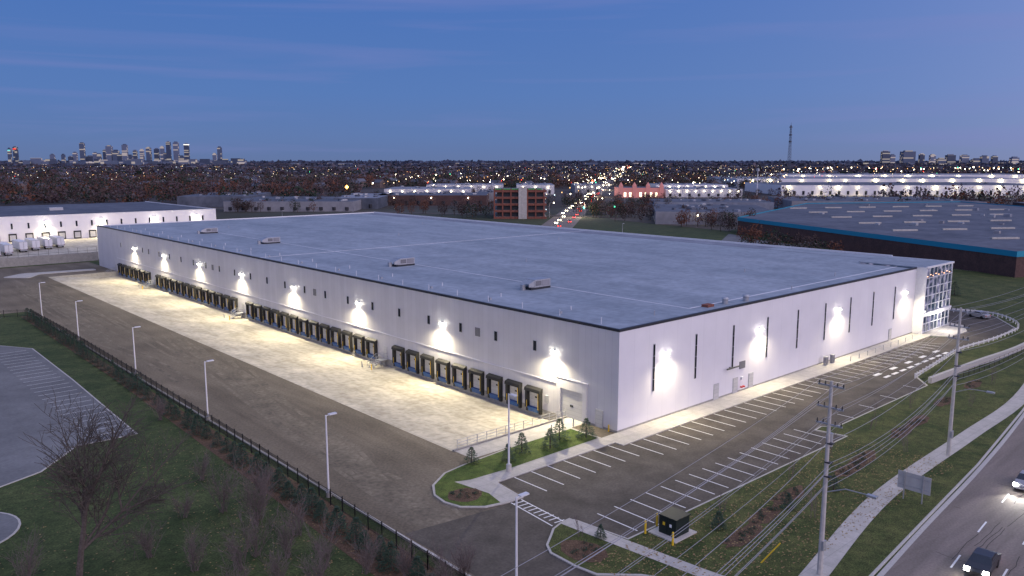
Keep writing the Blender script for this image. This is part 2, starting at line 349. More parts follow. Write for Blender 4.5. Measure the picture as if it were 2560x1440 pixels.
for xx,yy in((17.6,174.3),(17.6,133.5),(17.3,72.5),(17.0,32.6)):
    b=MB();z=13.1
    b.box(xx-2.5,xx+2.0,yy-1.2,yy+1.2,z,z+.35,flash);b.box(xx-1.6,xx+2.0,yy-1.15,yy+1.15,z+.35,z+1.6,steel)
    b.box(xx-1.4,xx-.1,yy-1.2,yy-1.15,z+.6,z+1.4,louv);b.box(xx+.1,xx+1.8,yy-1.19,yy-1.15,z+.5,z+1.45,gwall)
    b.face([(xx-1.6,yy-1.1,z+1.55),(xx-1.6,yy+1.1,z+1.55),(xx-2.9,yy+1.1,z+1.0),(xx-2.9,yy-1.1,z+1.0)],steel)
    b.face([(xx-1.6,yy-1.1,z+1.55),(xx-2.9,yy-1.1,z+1.0),(xx-2.9,yy-1.1,z+.5),(xx-1.6,yy-1.1,z+.35)],steel)
    b.box(xx-3.6,xx-2.95,yy-.3,yy+.3,z,z+.9,steel)
    b.obj('rooftop_unit',wh)
b=MB()
b.box(22.6,24.2,2.6,3.7,13.1,13.45,brick)
for xx,yy in((27.3,2.8),(31.8,2.1)):
    b.tube((xx,yy,13.1),(xx,yy,13.8),.45,.45,steel,12);b.tube((xx,yy,13.85),(xx,yy,14.1),.6,.35,steel,12)
b.obj('roof_exhaust_fans',wh)
b=MB()
wy=[200.2,179.9,174.7,166.1,158,149.5,140.9,132.8,124.5,115.7,107.2,98.9,90.5,82,73.7,65.3,56.9,48.5,40.1,31.8,23.5,15.2]
for yy in wy:
    b.box(-.05,0,yy-.36,yy+.36,8.05,9.55,steel);b.box(-.07,-.05,yy-.3,yy+.3,8.12,9.48,glassd)
for yy in(27.7,77.9,128.6): b.box(-.08,0,yy-.55,yy+.55,8.1,9.4,louv)
b.obj('wall_windows',wh)
b=MB()
sx=[7,16.3,25.5,34.8,44,53.1,62.2,71.2,80.4]
for xx in sx:
    b.box(xx-.22,xx+.22,-.05,0,4.15,10.55,steel)
    for j in range(4): b.box(xx-.17,xx+.17,-.08,-.05,4.25+j*1.57,4.25+j*1.57+1.5,glassd)
b.obj('slit_windows',wh)
b=MB();red_=M('fire_red',(.5,.03,.02),.4)
for xx in(21.6,26.5,30.7,79.4):
    b.box(xx-.65,xx+.65,-.06,0,.13,2.45,steel);b.box(xx-.55,xx+.55,-.09,-.06,.15,2.35,doorm)
b.box(27.4,28.9,-.1,0,3.6,4.7,louv);b.box(24.7,24.9,-.4,0,4.2,4.35,flash);b.tube((23.5,-.5,4.3),(26.5,-.5,4.3),.12,.12,flash)
b.box(27.9,28.4,-.25,0,1.9,2.3,white);b.tube((27.6,-.25,.9),(27.6,-.6,.9),.14,.14,red_);b.tube((28.2,-.25,.9),(28.2,-.6,.9),.14,.14,red_)
b.obj('side_doors_and_vents',wh)
b=MB()
for i in range(9):
    x=58+3.2*i;b.tube((x,-2.6,.13),(x,-2.6,1.0),.05,.05,steel,6)
b.tube((58,-2.6,1.0),(83.6,-2.6,1.0),.03,.03,steel,5);b.obj('walkway_railing')
for q in(52,54.3):
    b=MB();b.box(q,q+.8,-1.2,-.7,.13,1.5,gwall);b.box(q-.03,q+.83,-1.25,-.65,1.5,1.6,steel);b.box(q+.1,q+.7,-1.22,-1.2,.3,1.3,louv);b.obj('electrical_cabinet')
b=MB()
b.box(-.05,0,6.1,9.9,0,3.85,doorm);b.box(-.2,0,10.0,10.8,0,5.3,wallp);b.box(-.2,0,5.2,6.0,0,5.3,wallp);b.box(-.2,0,6.0,10.0,3.9,5.3,wallp);b.box(-.24,0,5.1,10.9,5.3,5.42,wallw)
b.box(-.08,-.05,7.7,8.3,1.6,1.9,glassd)
b.box(-.09,0,2.4,3.7,.03,2.4,steel);b.box(-.12,-.09,2.5,3.6,.05,2.3,doorm)
b.tube((-.3,1.2,0),(-.3,1.2,.9),.1,.1,yellow)
b.box(-.25,0,12.4,13,1.2,2.2,steel)
b.obj('drive_in_door',wh)
b=MB();wd=1.5
b.box(-.55,0,-wd,-wd+.42,-.15,2.35,black);b.box(-.55,0,wd-.42,wd,-.15,2.35,black)
b.v+= [(-.7,-wd-.05,2.3),(-.7,wd+.05,2.3),(-.62,wd+.05,2.72),(-.62,-wd-.05,2.72),(0,-wd-.05,2.3),(0,wd+.05,2.3),(0,wd+.05,2.95),(0,-wd-.05,2.95)]
i=len(b.v)-8;kk=b.mi(black)
for q in((0,3,2,1),(3,7,6,2),(0,1,5,4),(0,4,7,3),(1,2,6,5)): b.f.append(tuple(i+a_ for a_ in q));b.m.append(kk)
b.box(-.04,0,-1.05,1.05,0.02,2.3,doorm);b.box(-.06,-.04,-.45,-.05,1.35,1.6,glassd)
b.box(-.57,-.55,-wd+.30,-wd+.40,-.1,2.25,yellow);b.box(-.57,-.55,wd-.40,wd-.30,-.1,.9,yellow)
b.box(-.5,0,-1.02,1.02,-.22,.0,bluem);b.box(-.42,0,-.95,.95,-.62,-.24,bluem)
b.box(-.35,0,-1.5,-1.1,-.75,-.16,black);b.box(-.35,0,1.1,1.5,-.75,-.16,black)
dm=b.obj('loading_dock',wh);dme=dm.data
ys=[15.1+4.19*i for i in range(9)]+[57.1+4.217*i for i in range(13)]+[116.3+4.233*i for i in range(13)]+[175.7+4.3*i for i in range(7)]
dm.location=(-.05,ys[0],0)
for yy in ys[1:]: inst(dme,'loading_dock',(-.05,yy,0),parent=wh)
b=MB()
b.box(-1.6,0,-.8,.8,-.1,0,steel)
for j in range(6): b.box(-1.6-.3*(j+1),-1.6-.3*j,-.6,.6,-.1-.2*(j+1)+.02,-.1-.2*(j+1)+.07,steel)
for s_ in(-.62,.62):
    b.tube((-1.6,s_,-.1),(-3.4,s_,-1.3),.05,.05,steel,5);b.tube((-1.6,s_,1.05),(-3.4,s_,-.15),.04,.04,steel,5);b.tube((-1.6,s_,.5),(-3.4,s_,-.7),.03,.03,steel,5)
    b.tube((-1.6,s_,1.05),(0,s_,1.05),.04,.04,steel,5);b.tube((-1.6,s_,.5),(0,s_,.5),.03,.03,steel,5)
    for q in(-3.4,-2.5): b.tube((q,s_,-1.3+(q+3.4)*.66),(q,s_,-.15+(q+3.4)*.66),.04,.04,steel,5)
    for q in(-1.6,-.8): b.tube((q,s_,-1.3),(q,s_,1.05),.05,.05,steel,5)
b.box(-.1,0,-.5,.5,0,2.15,doorm)
b.tube((-3.9,-1.5,-1.3),(-3.9,-1.5,-.1),.1,.1,yellow);b.tube((-3.9,1.5,-1.3),(-3.9,1.5,-.1),.1,.1,steel)
for j,yy in enumerate((53,112,171,206.8)):
    if j==0: st=b.obj('access_stairs',wh);st.location=(-.05,yy,0);stm=st.data
    else: inst(stm,'access_stairs',(-.05,yy,0),parent=wh)
tw=empty('glass_tower');tw.parent=wh
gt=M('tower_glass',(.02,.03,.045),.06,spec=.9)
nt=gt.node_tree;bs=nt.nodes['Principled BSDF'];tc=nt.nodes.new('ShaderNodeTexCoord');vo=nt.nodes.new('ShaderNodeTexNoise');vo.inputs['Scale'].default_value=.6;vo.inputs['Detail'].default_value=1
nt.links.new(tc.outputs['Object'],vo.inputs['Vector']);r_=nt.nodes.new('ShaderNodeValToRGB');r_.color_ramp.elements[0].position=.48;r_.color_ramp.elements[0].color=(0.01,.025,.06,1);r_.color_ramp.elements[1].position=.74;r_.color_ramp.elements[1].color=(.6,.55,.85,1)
nt.links.new(vo.outputs['Fac'],r_.inputs[0]);nt.links.new(r_.outputs[0],bs.inputs['Emission Color']);bs.inputs['Emission Strength'].default_value=.6;gt.cycles.emission_sampling='NONE'  # lit interior only suggested: random glowing patches put into the glass
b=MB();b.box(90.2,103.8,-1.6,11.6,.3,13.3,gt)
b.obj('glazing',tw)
b=MB();b.box(90,104,-1.8,11.8,13.3,13.5,roofm)
b.box(89.95,104.05,-1.9,-1.65,13.25,13.62,white);b.box(103.95,104.1,-1.9,11.9,13.25,13.6,white)
b.box(89.9,104.1,-2.0,-1.6,3.6,4.3,white);b.box(89.8,90.2,-1.9,0,.1,13.5,white);b.box(103.8,104.1,-1.6,11.9,3.6,4.3,white)
for i in range(8): xx=90.2+13.6*i/7;b.box(xx-.05,xx+.05,-1.72,-1.6,.2,13.25,white)
for i in range(8): yy=-1.6+13.2*i/7;b.box(103.8,103.93,yy-.05,yy+.05,.2,13.25,white)
for zz in(.3,2,5.8,7.6,9.3,11.2): b.box(90.1,103.9,-1.76,-1.62,zz,zz+.1,white);b.box(103.8,103.95,-1.6,11.8,zz,zz+.1,white);b.box(90.05,90.2,-1.6,0,zz,zz+.1,white)
for i in range(9): b.box(91+1.4*i,91.5+1.4*i,-1.66,-1.61,11.5+(i%2)*.3,11.62+(i%2)*.3,M('ceiling_lamp_%d'%i,(1,1,1),emit=(1,.45,.15),es=3) if i==0 else MATS['ceiling_lamp_0'])
b.obj('mullions',tw)
LC=(1.0,.87,.59)
def wall_light(pos,out,power,parent,nm='wall_light',size=.15,tilt=.85,lens=True,ang=168,col=LC,off=.75,halo=0):
    o=Vector(out);p0=Vector(pos)
    if lens:
        b=MB();a=o.cross(Vector((0,0,1)))
        R=Matrix(((a.x,o.x,0,p0.x),(a.y,o.y,0,p0.y),(0,0,1,p0.z),(0,0,0,1)))
        b.box(-.24,.24,0,.34,.02,.16,steel,R);b.box(-.30,.30,.06,.40,-.12,.015,lampm,R);b.box(-.22,.22,.34,.40,.03,.12,lampm,R)
        b.obj(nm,parent)
    ld=bpy.data.lights.new(nm,'SPOT');ld.energy=power;ld.color=col;ld.spot_size=math.radians(ang);ld.spot_blend=.7;ld.shadow_soft_size=size
    lo=bpy.data.objects.new(nm+'_beam',ld);COL.objects.link(lo);lo.location=p0+o*off+Vector((0,0,-.1))
    d=Vector((o.x*tilt,o.y*tilt,-1));lo.rotation_euler=d.to_track_quat('-Z','Y').to_euler();lo.parent=parent
    if halo:
        ld=bpy.data.lights.new(nm+'_glow','POINT');ld.energy=halo;ld.color=(1,.93,.76);ld.shadow_soft_size=.12;lo=bpy.data.objects.new(nm+'_glow',ld);COL.objects.link(lo);lo.location=p0+o*.6+Vector((0,0,-.3));lo.parent=parent
for i in range(8): wall_light((-.06,11.3+25.15*i,8.75),(-1,0,0),11500,wh,halo=70)
for xx in(9.4,32.7,57.6,84.9): wall_light((xx,-.06,8.95),(0,-1,0),5600,wh,halo=60)
ld=bpy.data.lights.new('canopy_light','POINT');ld.energy=900;ld.color=(1,.94,.85);ld.shadow_soft_size=.3;lo=bpy.data.objects.new('canopy_light',ld);lo.location=(97,-3.6,3.3);COL.objects.link(lo);lo.parent=wh

b=MB()
def rail(pts,h,r,m,post=1.8,rails=(1.0,.5)):
    for i in range(len(pts)-1):
        a_=Vector(pts[i]);c_=Vector(pts[i+1]);l=(c_-a_).length;n=max(1,int(l/post))
        for k_ in range(n+1):
            q=a_.lerp(c_,k_/n);b.tube(q,q+Vector((0,0,h)),r,r,m,5)
        for f_ in rails: b.tube(a_+Vector((0,0,h*f_)),c_+Vector((0,0,h*f_)),r*.8,r*.8,m,5)
rail([(-18.8,8.85,.15),(-.3,8.85,.15)],1.1,.04,steel,1.5,(1,.66,.33));b.obj('ramp_railing')
for i,(bx,by) in enumerate(((-2.2,5.6),(-4.2,5.6),(-6.2,5.6),(-1.6,8.2))):
    b=MB();b.tube((bx,by,0),(bx,by,1.1),.09,.09,steel,8);b.tube((bx,by,1.1),(bx,by,1.18),.09,.03,steel,8);b.obj('steel_bollard')
b=MB();gr=smooth_line([(55,-14.6),(68,-13.4),(80,-12.4),(96,-13.6),(112,-12.6),(122.5,-4.5),(119,5),(110,8.5)],8)
for i in range(len(gr)-1):
    a_=Vector((*gr[i],.1));c_=Vector((*gr[i+1],.1))
    b.face([a_+Vector((0,0,.45)),c_+Vector((0,0,.45)),c_+Vector((0,0,.8)),a_+Vector((0,0,.8))],white)
    d=(c_-a_);n_=max(1,int(d.length/1.2))
    for k_ in range(n_): q=a_+d*(k_/n_);b.box(q.x-.09,q.x+.09,q.y+.03,q.y+.18,.1,.95,white)
b.obj('guard_rail')
b=MB();ribbon(b,smooth_line([(53.4,-17.3),(71,-18.2),(92,-19.3),(125,-17)]),.25,-.25,1.1,kerb,0);b.face([(53.4,-17.6,0),(53.4,-17.05,0),(53.4,-17.05,1.1),(53.4,-17.6,1.1)],kerb);b.obj('retaining_wall')
b=MB();rail([(54,-19.5,.1),(75,-20.3,.1),(100,-21,.1)],1.3,.03,iron,2,(1,.5));b.obj('retaining_fence')

b=MB()
pts=[(-38.6,-40),(-38.3,-12),(-37.5,22),(-37.0,70),(-36.9,110),(-37.3,139),(-47,143)]
for i in range(len(pts)-1):
    a_=Vector((*pts[i],0));c_=Vector((*pts[i+1],0));l=(c_-a_).length;d=(c_-a_)/l
    n_=int(l/2.4)
    for k_ in range(n_+1): q=a_+d*(l*k_/n_);b.box(q.x-.045,q.x+.045,q.y-.045,q.y+.045,0,1.75,iron)
    for zz in(.25,1.35,1.55): b.tube(a_+Vector((0,0,zz)),c_+Vector((0,0,zz)),.022,.022,iron,4)
    n_=int(l/.16)
    for k_ in range(n_): q=a_+d*(l*k_/n_);b.box(q.x-.011,q.x+.011,q.y-.011,q.y+.011,.1,1.6,iron)
b.obj('iron_fence')
b=MB();b.box(-36.62,-36.35,-38,146,0,.13,kerb);b.obj('yard_kerb')

def lamp_post(x,y_,h,ax,base=.5):
    b=MB();b.tube((x,y_,0),(x,y_,base),.3,.3,kerb,12);b.tube((x,y_,base),(x,y_,base+.06),.22,.22,steel,10)
    b.tube((x,y_,base),(x,y_,h),.11,.08,white,8)
    a_=Vector((ax[0],ax[1],0)).normalized()
    b.tube((x,y_,h-.06),Vector((x,y_,h-.04))+a_*.35,.045,.04,white,6)
    c_=Vector((x,y_,h-.06))+a_*.75;R=Matrix(((a_.x,-a_.y,0,c_.x),(a_.y,a_.x,0,c_.y),(0,0,1,c_.z),(0,0,0,1)))
    b.box(-.42,.42,-.2,.2,0,.12,white,R);b.box(-.35,.2,-.15,.15,-.03,-.003,glassd,R)
    b.obj('lamp_post')
for (x,y_,h) in((-36.0,134.7,7.9),(-36.0,105.2,7.6),(-36.3,70.2,7.9),(-36.5,40,8.0),(-37.0,7,8.7),(-36.2,-20.8,8.7)): lamp_post(x,y_,h,(1,0))
lamp_post(-18.8,-.4,9.0,(0,-1),.9)

poles=[(-68,-41.5,16.2),(-14.7,-34.6,16.7),(22.4,-31.2,17.7),(76,-29,17),(120,-24.5,17),(170,-15,17)]
for pi,(x,y_,h) in enumerate(poles):
    b=MB();b.tube((x,y_,0),(x,y_,h),.24,.13,pole_c,8)
    for zz in(h-.4,h-2.2,h-3.6):
        b.box(x-.07,x+.07,y_-1.1,y_+1.1,zz-.06,zz+.06,steel)
        for q in(-1.0,-.5,.5,1.0): b.tube((x,y_+q,zz+.06),(x,y_+q,zz+.35),.06,.04,flash,6)
    if pi==1: b.tube((x+.35,y_,h-5.5),(x+.35,y_,h-4.4),.22,.22,steel,10)
    for zz in(h-5.2,h-6.8,h-8): b.box(x-.2,x+.2,y_-.45,y_+.1,zz,zz+.1,flash)
    b.tube((x,y_,h*.44),(x+.2,y_-1.6,h*.44+.7),.05,.045,steel,6);b.tube((x+.2,y_-1.6,h*.44+.7),(x+.3,y_-3.4,h*.44+.75),.045,.04,steel,6)
    b.box(x+.1,x+.5,y_-4.1,y_-3.3,h*.44+.66,h*.44+.82,steel)
    b.box(x-.26,x+.26,y_-.3,y_-.15,2.4,3.2,steel)
    b.obj('utility_pole')
b=MB()
offs=[(-1,-.05),(-.5,-.05),(1,-.05),(-1,-1.85),(1,-1.85),(.5,-3.25),(-.9,-3.25),(0,-5.1),(-.4,-6.7),(-.4,-7.1),(.1,-7.9),(-.3,-8.3),(.2,-9.2)]
for i in range(len(poles)-1):
    A=poles[i];C=poles[i+1]
    for oy,oz in offs:
        n_=12;prev=None;sag=.6+random.uniform(0,.5)+(.5 if oz<-4 else 0)
        for k_ in range(n_+1):
            t=k_/n_;q=Vector((A[0]+(C[0]-A[0])*t,A[1]+oy+(C[1]-A[1])*t,A[2]+oz+(C[2]-A[2])*t-4*sag*t*(1-t)))
            rw=.018 if oz>-4 else .026
            if prev is not None: b.tube(prev,q,rw,rw,wirem,3,False)
            prev=q
b.obj('overhead_wires')

sg=empty('road_sign');b=MB();x,y_=6.2,-33.6
b.box(x-.02,x+.02,y_-1.7,y_+1.5,1.2,3.0,sign_b)
b.obj('panel',sg);b=MB()
for q in(-1.0,.8): b.tube((x-.1,y_+q,0),(x-.1,y_+q,3.1),.06,.06,steel,6)
for zz in(1.6,2.6): b.box(x-.05,x-.02,y_-1.6,y_+1.4,zz,zz+.06,steel)
b.obj('posts',sg)
b=MB();b.tube((-16.6,-30.2,0),(-15.9,-31.6,2.2),.06,.06,yellow,6);b.obj('guy_wire_guard')
b=MB();b.box(-19.2,-15.9,-23.3,-20.2,.1,.25,kerb);b.box(-18.5,-16.5,-22.8,-20.9,.25,1.9,greenb);b.box(-18.6,-16.4,-22.9,-20.8,1.9,2.02,greenb)
b.box(-18.53,-18.5,-22.6,-21.95,.45,1.7,greenb);b.box(-18.53,-18.5,-21.8,-21.1,.45,1.7,greenb);b.box(-18.54,-18.53,-22.35,-22.1,1.1,1.4,paint);b.box(-18.54,-18.53,-21.6,-21.35,1.1,1.4,yellow);b.obj('transformer_box')
for bx,by in((-19.6,-20.2),(-15.4,-20.0),(-19.6,-23.3),(-17.5,-19.9)):
    b=MB();b.tube((bx,by,.1),(bx,by,1.35),.1,.1,yellow,10);b.tube((bx,by,1.35),(bx,by,1.42),.1,.04,yellow,10);b.obj('yellow_bollard')

tail=M('tail_light',(.5,.02,.01),.4,emit=(1,.05,.02),es=6);head=M('head_light',(1,1,1),.4,emit=(1,.97,.9),es=60)
tyre=M('tyre',(.02,.02,.02),.9,fine=(5,.1))
def car(x,y_,rz,colr,nm='car',on=True):
    pm=M('car_paint_%d'%len(MATS),colr,.3,spec=.6)
    e=empty(nm,(x,y_,.03));e.rotation_euler=(0,0,rz)
    prof=[(-2.2,.35),(-2.25,.8),(-2.1,1.0),(-1.5,1.05),(-.9,1.45),(.4,1.48),(1.15,1.05),(2.0,.92),(2.25,.7),(2.25,.35)]
    b=MB();n=len(prof)
    for s_ in(-1,1):
        pts=[(px,s_*(.88 if pz<1.1 else .70),pz) for px,pz in prof]
        b.face(pts if s_<0 else pts[::-1],pm)
    for i in range(n):
        a_=prof[i];c_=prof[(i+1)%n];wa=.88 if a_[1]<1.1 else .70;wc=.88 if c_[1]<1.1 else .70
        b.face([(a_[0],-wa,a_[1]),(a_[0],wa,a_[1]),(c_[0],wc,c_[1]),(c_[0],-wc,c_[1])],glassd if i in(3,5) else pm)
    for s_ in(-1,1): b.face([(-1.2,s_*.85,1.1),(.95,s_*.85,1.1),(.35,s_*.75,1.4),(-.85,s_*.75,1.4)],glassd)
    hm=head if on else white
    for s_ in(-1,1): b.box(2.0,2.3,min(s_*.9,s_*.5),max(s_*.9,s_*.5),.62,.88,hm)
    b.box(-2.28,-2.2,-.8,-.5,.7,.9,tail if on else redp);b.box(-2.28,-2.2,.5,.8,.7,.9,tail if on else redp)
    b.obj('body',e)
    b=MB()
    for wx in(-1.35,1.4):
        for wy_ in(-.9,.72):
            b.tube((wx,wy_,.33),(wx,wy_+.18,.33),.33,.33,tyre,16);b.tube((wx,wy_-.01,.33),(wx,wy_-.005,.33),.2,.2,steel,12);b.face([(wx+.33*math.cos(t),wy_,.33+.33*math.sin(t)) for t in [k*math.pi/8 for k in range(16)]],tyre)
    b.obj('wheels',e)
    if on:
        for q in(-.65,.65):
            ld=bpy.data.lights.new('headlight_beam','SPOT');ld.energy=1300;ld.color=(1,.97,.9);ld.spot_size=math.radians(70);ld.spot_blend=.8;ld.shadow_soft_size=.1
            lo=bpy.data.objects.new('headlight_beam',ld);COL.objects.link(lo);lo.location=(2.5,q,.75);lo.rotation_euler=Vector((1,0,-.12)).to_track_quat('-Z','Y').to_euler();lo.parent=e
    return e
car(-3.6,-43.3,math.pi+.09,(.02,.02,.025));car(19.2,-40.2,math.pi+.09,(.3,.3,.32))
car(118,-3,1.2,(.3,.3,.32),'parked_car',False);car(125,8,1.4,(.05,.05,.07),'parked_car',False)

def spruce_mesh(seed):
    rn=random.Random(seed);b=MB();b.tube((0,0,0),(0,0,.95),.03,.008,bark,5)
    for i in range(620):
        t=rn.random()**1.3;zc=.08+.92*t;R=.36*(1-t)**.85*(1+.18*math.sin(9*t*3.1))+.015
        th=rn.uniform(0,6.283);r_=R*math.sqrt(rn.uniform(.15,1));c_=Vector((r_*math.cos(th),r_*math.sin(th),zc-.10*r_))
        d=Vector((math.cos(th),math.sin(th),rn.uniform(-.3,.35))).normalized();sd=Vector((-math.sin(th),math.cos(th),rn.uniform(-.4,.4))).normalized()
        l=rn.uniform(.04,.09);w_=rn.uniform(.014,.032)
        b.face([c_-sd*w_,c_+d*l*.6-sd*w_*.8,c_+d*l,c_+d*l*.6+sd*w_*.8,c_+sd*w_],needle)
    b.tube((0,0,.94),(0,0,1.03),.006,.002,needle,4)
    return b.obj('spruce_tree')
sps=[spruce_mesh(i) for i in range(3)]
spm=[o.data for o in sps]
for o in sps: bpy.data.objects.remove(o)
def spruce(x,y_,h,z=0): inst(random.choice(spm),'spruce_tree',(x,y_,z),random.uniform(0,6),(h*random.uniform(1.1,1.4),h*random.uniform(1.1,1.4),h))
yy=-19.0
while yy<138:
    spruce(-38.7-.02*max(0,60-yy)-random.uniform(0,.5)+ (.4 if yy>90 else 0),yy,random.uniform(1.7,2.6));yy+=random.uniform(1.9,3.6)
for (x,y_,h) in((-20.3,4.3,1.7),(-16.9,1.9,1.9),(-13.8,2.9,2.2),(-10.4,1.6,2.3),(-7.4,3.0,2.5),(-4.4,1.3,2.3),(-23.3,-18,1.2)): spruce(x,y_,h*1.08,.14)
for (x,y_) in((-13.5,-24),(-4.8,-26.2),(3,-27),(125,18),(132,14),(140,22),(134,30),(146,12)): spruce(x,y_,1.6 if x<100 else 3.5,.14)
def bare_tree(x,y_,h,seed,spread=.55,depth=6,r0=.22,m=bark,nm='bare_tree',mn=.016):
    rn=random.Random(seed);b=MB()
    def br(p_,d,l,r,k_):
        if k_==0:return
        seg=3;q=p_
        for s_ in range(seg):
            d=(d+Vector((rn.uniform(-.18,.18),rn.uniform(-.18,.18),rn.uniform(-.05,.12)))).normalized()
            q2=q+d*l/seg;b.tube(q,q2,max(mn,r*(1-.12*s_)),max(mn,r*(1-.12*(s_+1))),m,5 if r>.05 else 3,False)
            if (s_>0 or k_<depth) and k_>1:
                for _ in range(2 if k_>depth-2 else (1 if k_>3 else 2)):
                    a_=Vector((rn.gauss(0,1),rn.gauss(0,1),rn.gauss(0,.45)));nd=(d+a_.normalized()*rn.uniform(.7,1.2)*spread*1.7).normalized()
                    br(q2,nd,l*rn.uniform(.55,.8),r*rn.uniform(.35,.55),k_-(2 if k_>3 and rn.random()<.45 else 1))
            q=q2
        br(q,d,l*.75,r*.62,k_-1)
    br(Vector((0,0,-.1)),Vector((0,0,1)),h*.27,r0,depth)
    o=b.obj(nm);o.location=(x,y_,0);return o
bare_tree(-61.2,3.2,20,5,.62,6,.3)
def bare_shrub(x,y_,h,seed,n=14,nm='bare_shrub',m=barkl,wd_=.35):
    rn=random.Random(seed);b=MB()
    for i in range(n):
        th=rn.uniform(0,6.283);p_=Vector((rn.uniform(-.3,.3),rn.uniform(-.3,.3),0));d=Vector((math.cos(th)*wd_,math.sin(th)*wd_,1)).normalized();l=h*rn.uniform(.5,1)
        q=p_
        for s_ in range(6):
            d=(d+Vector((rn.uniform(-.15,.15),rn.uniform(-.15,.15),.03))).normalized();q2=q+d*l/6;b.tube(q,q2,.028*(1-s_*.13),.028*(1-(s_+1)*.13),m,3,False)
            if s_>0:
                for _ in range(3):
                    e_=(d+Vector((rn.gauss(0,.5),rn.gauss(0,.5),rn.gauss(0,.3)))).normalized();b.tube(q2,q2+e_*l*.2,.013,.009,m,3,False)
                    b.tube(q2+e_*l*.2,q2+e_*l*.2+(e_+Vector((rn.gauss(0,.4),rn.gauss(0,.4),.2)))*l*.12,.009,.006,m,3,False)
            q=q2
    o=b.obj(nm);o.location=(x,y_,0);return o
sh=[(-46.5,10.6,5),(-45.3,5.8,5.5),(-44.6,6.8,4.5),(-41.3,44.3,3.2),(-42,12,3),(-46,-2,4),(-44.5,-6,4),(-42.5,-9,3.5),(-38.9,-15.5,3.5),(-37.2,-15.5,3.2),(-50,-1.5,4),(-53,1,3.5),(-48,0,4),(-40.5,-12,3),(-45,20,3),(-50,12,2.5),(-41,-17,3),(-49,-6,3.5),(-47,-9,3.5),(-52,-5,3),(-55,6,3),(-64,8,4),(-66,12,3),(-43.5,1,3.5)]
for i,(x,y_,h) in enumerate(sh): bare_shrub(x,y_,h,i+40,n=18)
for i,(x,y_) in enumerate(((-24.5,-16.5),(-11,-22.5),(2,-22.5),(12,-22),(25,-21),(38,-20.5),(60,-24),(-5,-29),(20,-27.5),(45,-26))): bare_shrub(x,y_,3.2 if i else 2,i+80,n=3,nm='sapling',wd_=.12)
b=MB()
for bx,by in beds+[(-26.5,-2.2),(-26.3,-18.6)]:
    for i in range(9):
        cx=bx+random.uniform(-2.4,2.4)*(1 if bx>-20 else .5);cy=by+random.uniform(-.6,.6)*(1 if bx>-20 else 2)
        for j in range(40):
            v=Vector((random.gauss(0,1),random.gauss(0,1),abs(random.gauss(0,1)))).normalized()*random.uniform(.1,.32)
            c_=Vector((cx,cy,.18))+v;u=Vector((random.gauss(0,1),random.gauss(0,1),random.gauss(0,1))).normalized()*.06;t_=u.orthogonal().normalized()*.05
            b.face([c_-u,c_+t_,c_+u,c_-t_],needle if j%3 else mulch)
b.obj('bed_shrubs')
b=MB();lf=[M('leaf_tan',(.28,.18,.09),.9),M('leaf_yellow',(.32,.24,.10),.9)]
for i in range(6000):
    if i%2: x=random.uniform(-28,20);y_=random.uniform(-33,-20.5)
    else: x=random.uniform(-75,-41);y_=random.uniform(-20,40)
    if i%2==0 and x<-50 and random.random()<.6: continue
    s_=random.uniform(.05,.11);t=random.uniform(0,3);zz=.185 if i%2 else .03
    b.face([(x+s_*math.cos(t+q),y_+s_*math.sin(t+q),zz+(.02 if q>3 else 0)) for q in(0,1.6,3.1,4.7)],random.choice(lf))
b.obj('fallen_leaves')

def leafmass(name,centers,radii,heights,nq,qs,mats,mi):
    nT=len(centers);T=nT*nq
    c=np.repeat(np.array(centers),nq,0);r=np.repeat(np.array(radii),nq);h=np.repeat(np.array(heights),nq)
    d=rng.normal(size=(T,3));d/=np.linalg.norm(d,axis=1)[:,None];rad=rng.uniform(.3,1,T)**.5
    lump=1+.25*np.sin(d[:,0]*5+c[:,0])*np.cos(d[:,1]*4+c[:,1])
    P=np.empty((T,3));P[:,0]=c[:,0]+d[:,0]*r*rad*lump;P[:,1]=c[:,1]+d[:,1]*r*rad*lump;P[:,2]=h*.58+d[:,2]*h*.42*rad*lump
    a=rng.normal(size=(T,3));a/=np.linalg.norm(a,axis=1)[:,None];bb=rng.normal(size=(T,3));bb-=a*(a*bb).sum(1)[:,None];bb/=np.linalg.norm(bb,axis=1)[:,None]
    s=(r*qs*rng.uniform(.6,1.3,T))[:,None]
    V=np.stack([P-a*s-bb*s*.6,P+a*s-bb*s*.7,P+a*s*.8+bb*s,P-a*s*.9+bb*s*.8],1).reshape(-1,3)
    me=bpy.data.meshes.new(name);me.vertices.add(T*4);me.vertices.foreach_set('co',V.astype(np.float32).ravel())
    me.loops.add(T*4);me.loops.foreach_set('vertex_index',np.arange(T*4,dtype=np.int32));me.polygons.add(T)
    me.polygons.foreach_set('loop_start',np.arange(0,T*4,4,dtype=np.int32));me.polygons.foreach_set('loop_total',np.full(T,4,dtype=np.int32))
    k=np.repeat(np.array(mi),nq);sw=rng.random(T)<.12;k=np.where(sw,(k+1)%len(mats),k)
    for m in mats: me.materials.append(m)
    me.polygons.foreach_set('material_index',k.astype(np.int32));me.update(calc_edges=True)
    o=bpy.data.objects.new(name,me);COL.objects.link(o);return o
f1=M('foliage_rust',(.145,.062,.038),.95);f2=M('foliage_brown',(.07,.048,.042),.95);f3=M('foliage_grey_twigs',(.11,.095,.095),.95);f4=M('foliage_darkgreen',(.026,.042,.027),.95);f5=M('foliage_purple_brown',(.078,.052,.056),.95)
h1=M('far_foliage_hazed_a',(.075,.06,.072),.95);h2=M('far_foliage_hazed_b',(.046,.052,.074),.95);h3=M('far_foliage_hazed_c',(.105,.09,.11),.95);h4=M('horizon_foliage_hazed',(.065,.08,.13),.95)  # bluish distance haze is painted into these foliage colours
def roadE(n): return 27+.145*(n-450) if n<940 else 97+.153*(n-933)
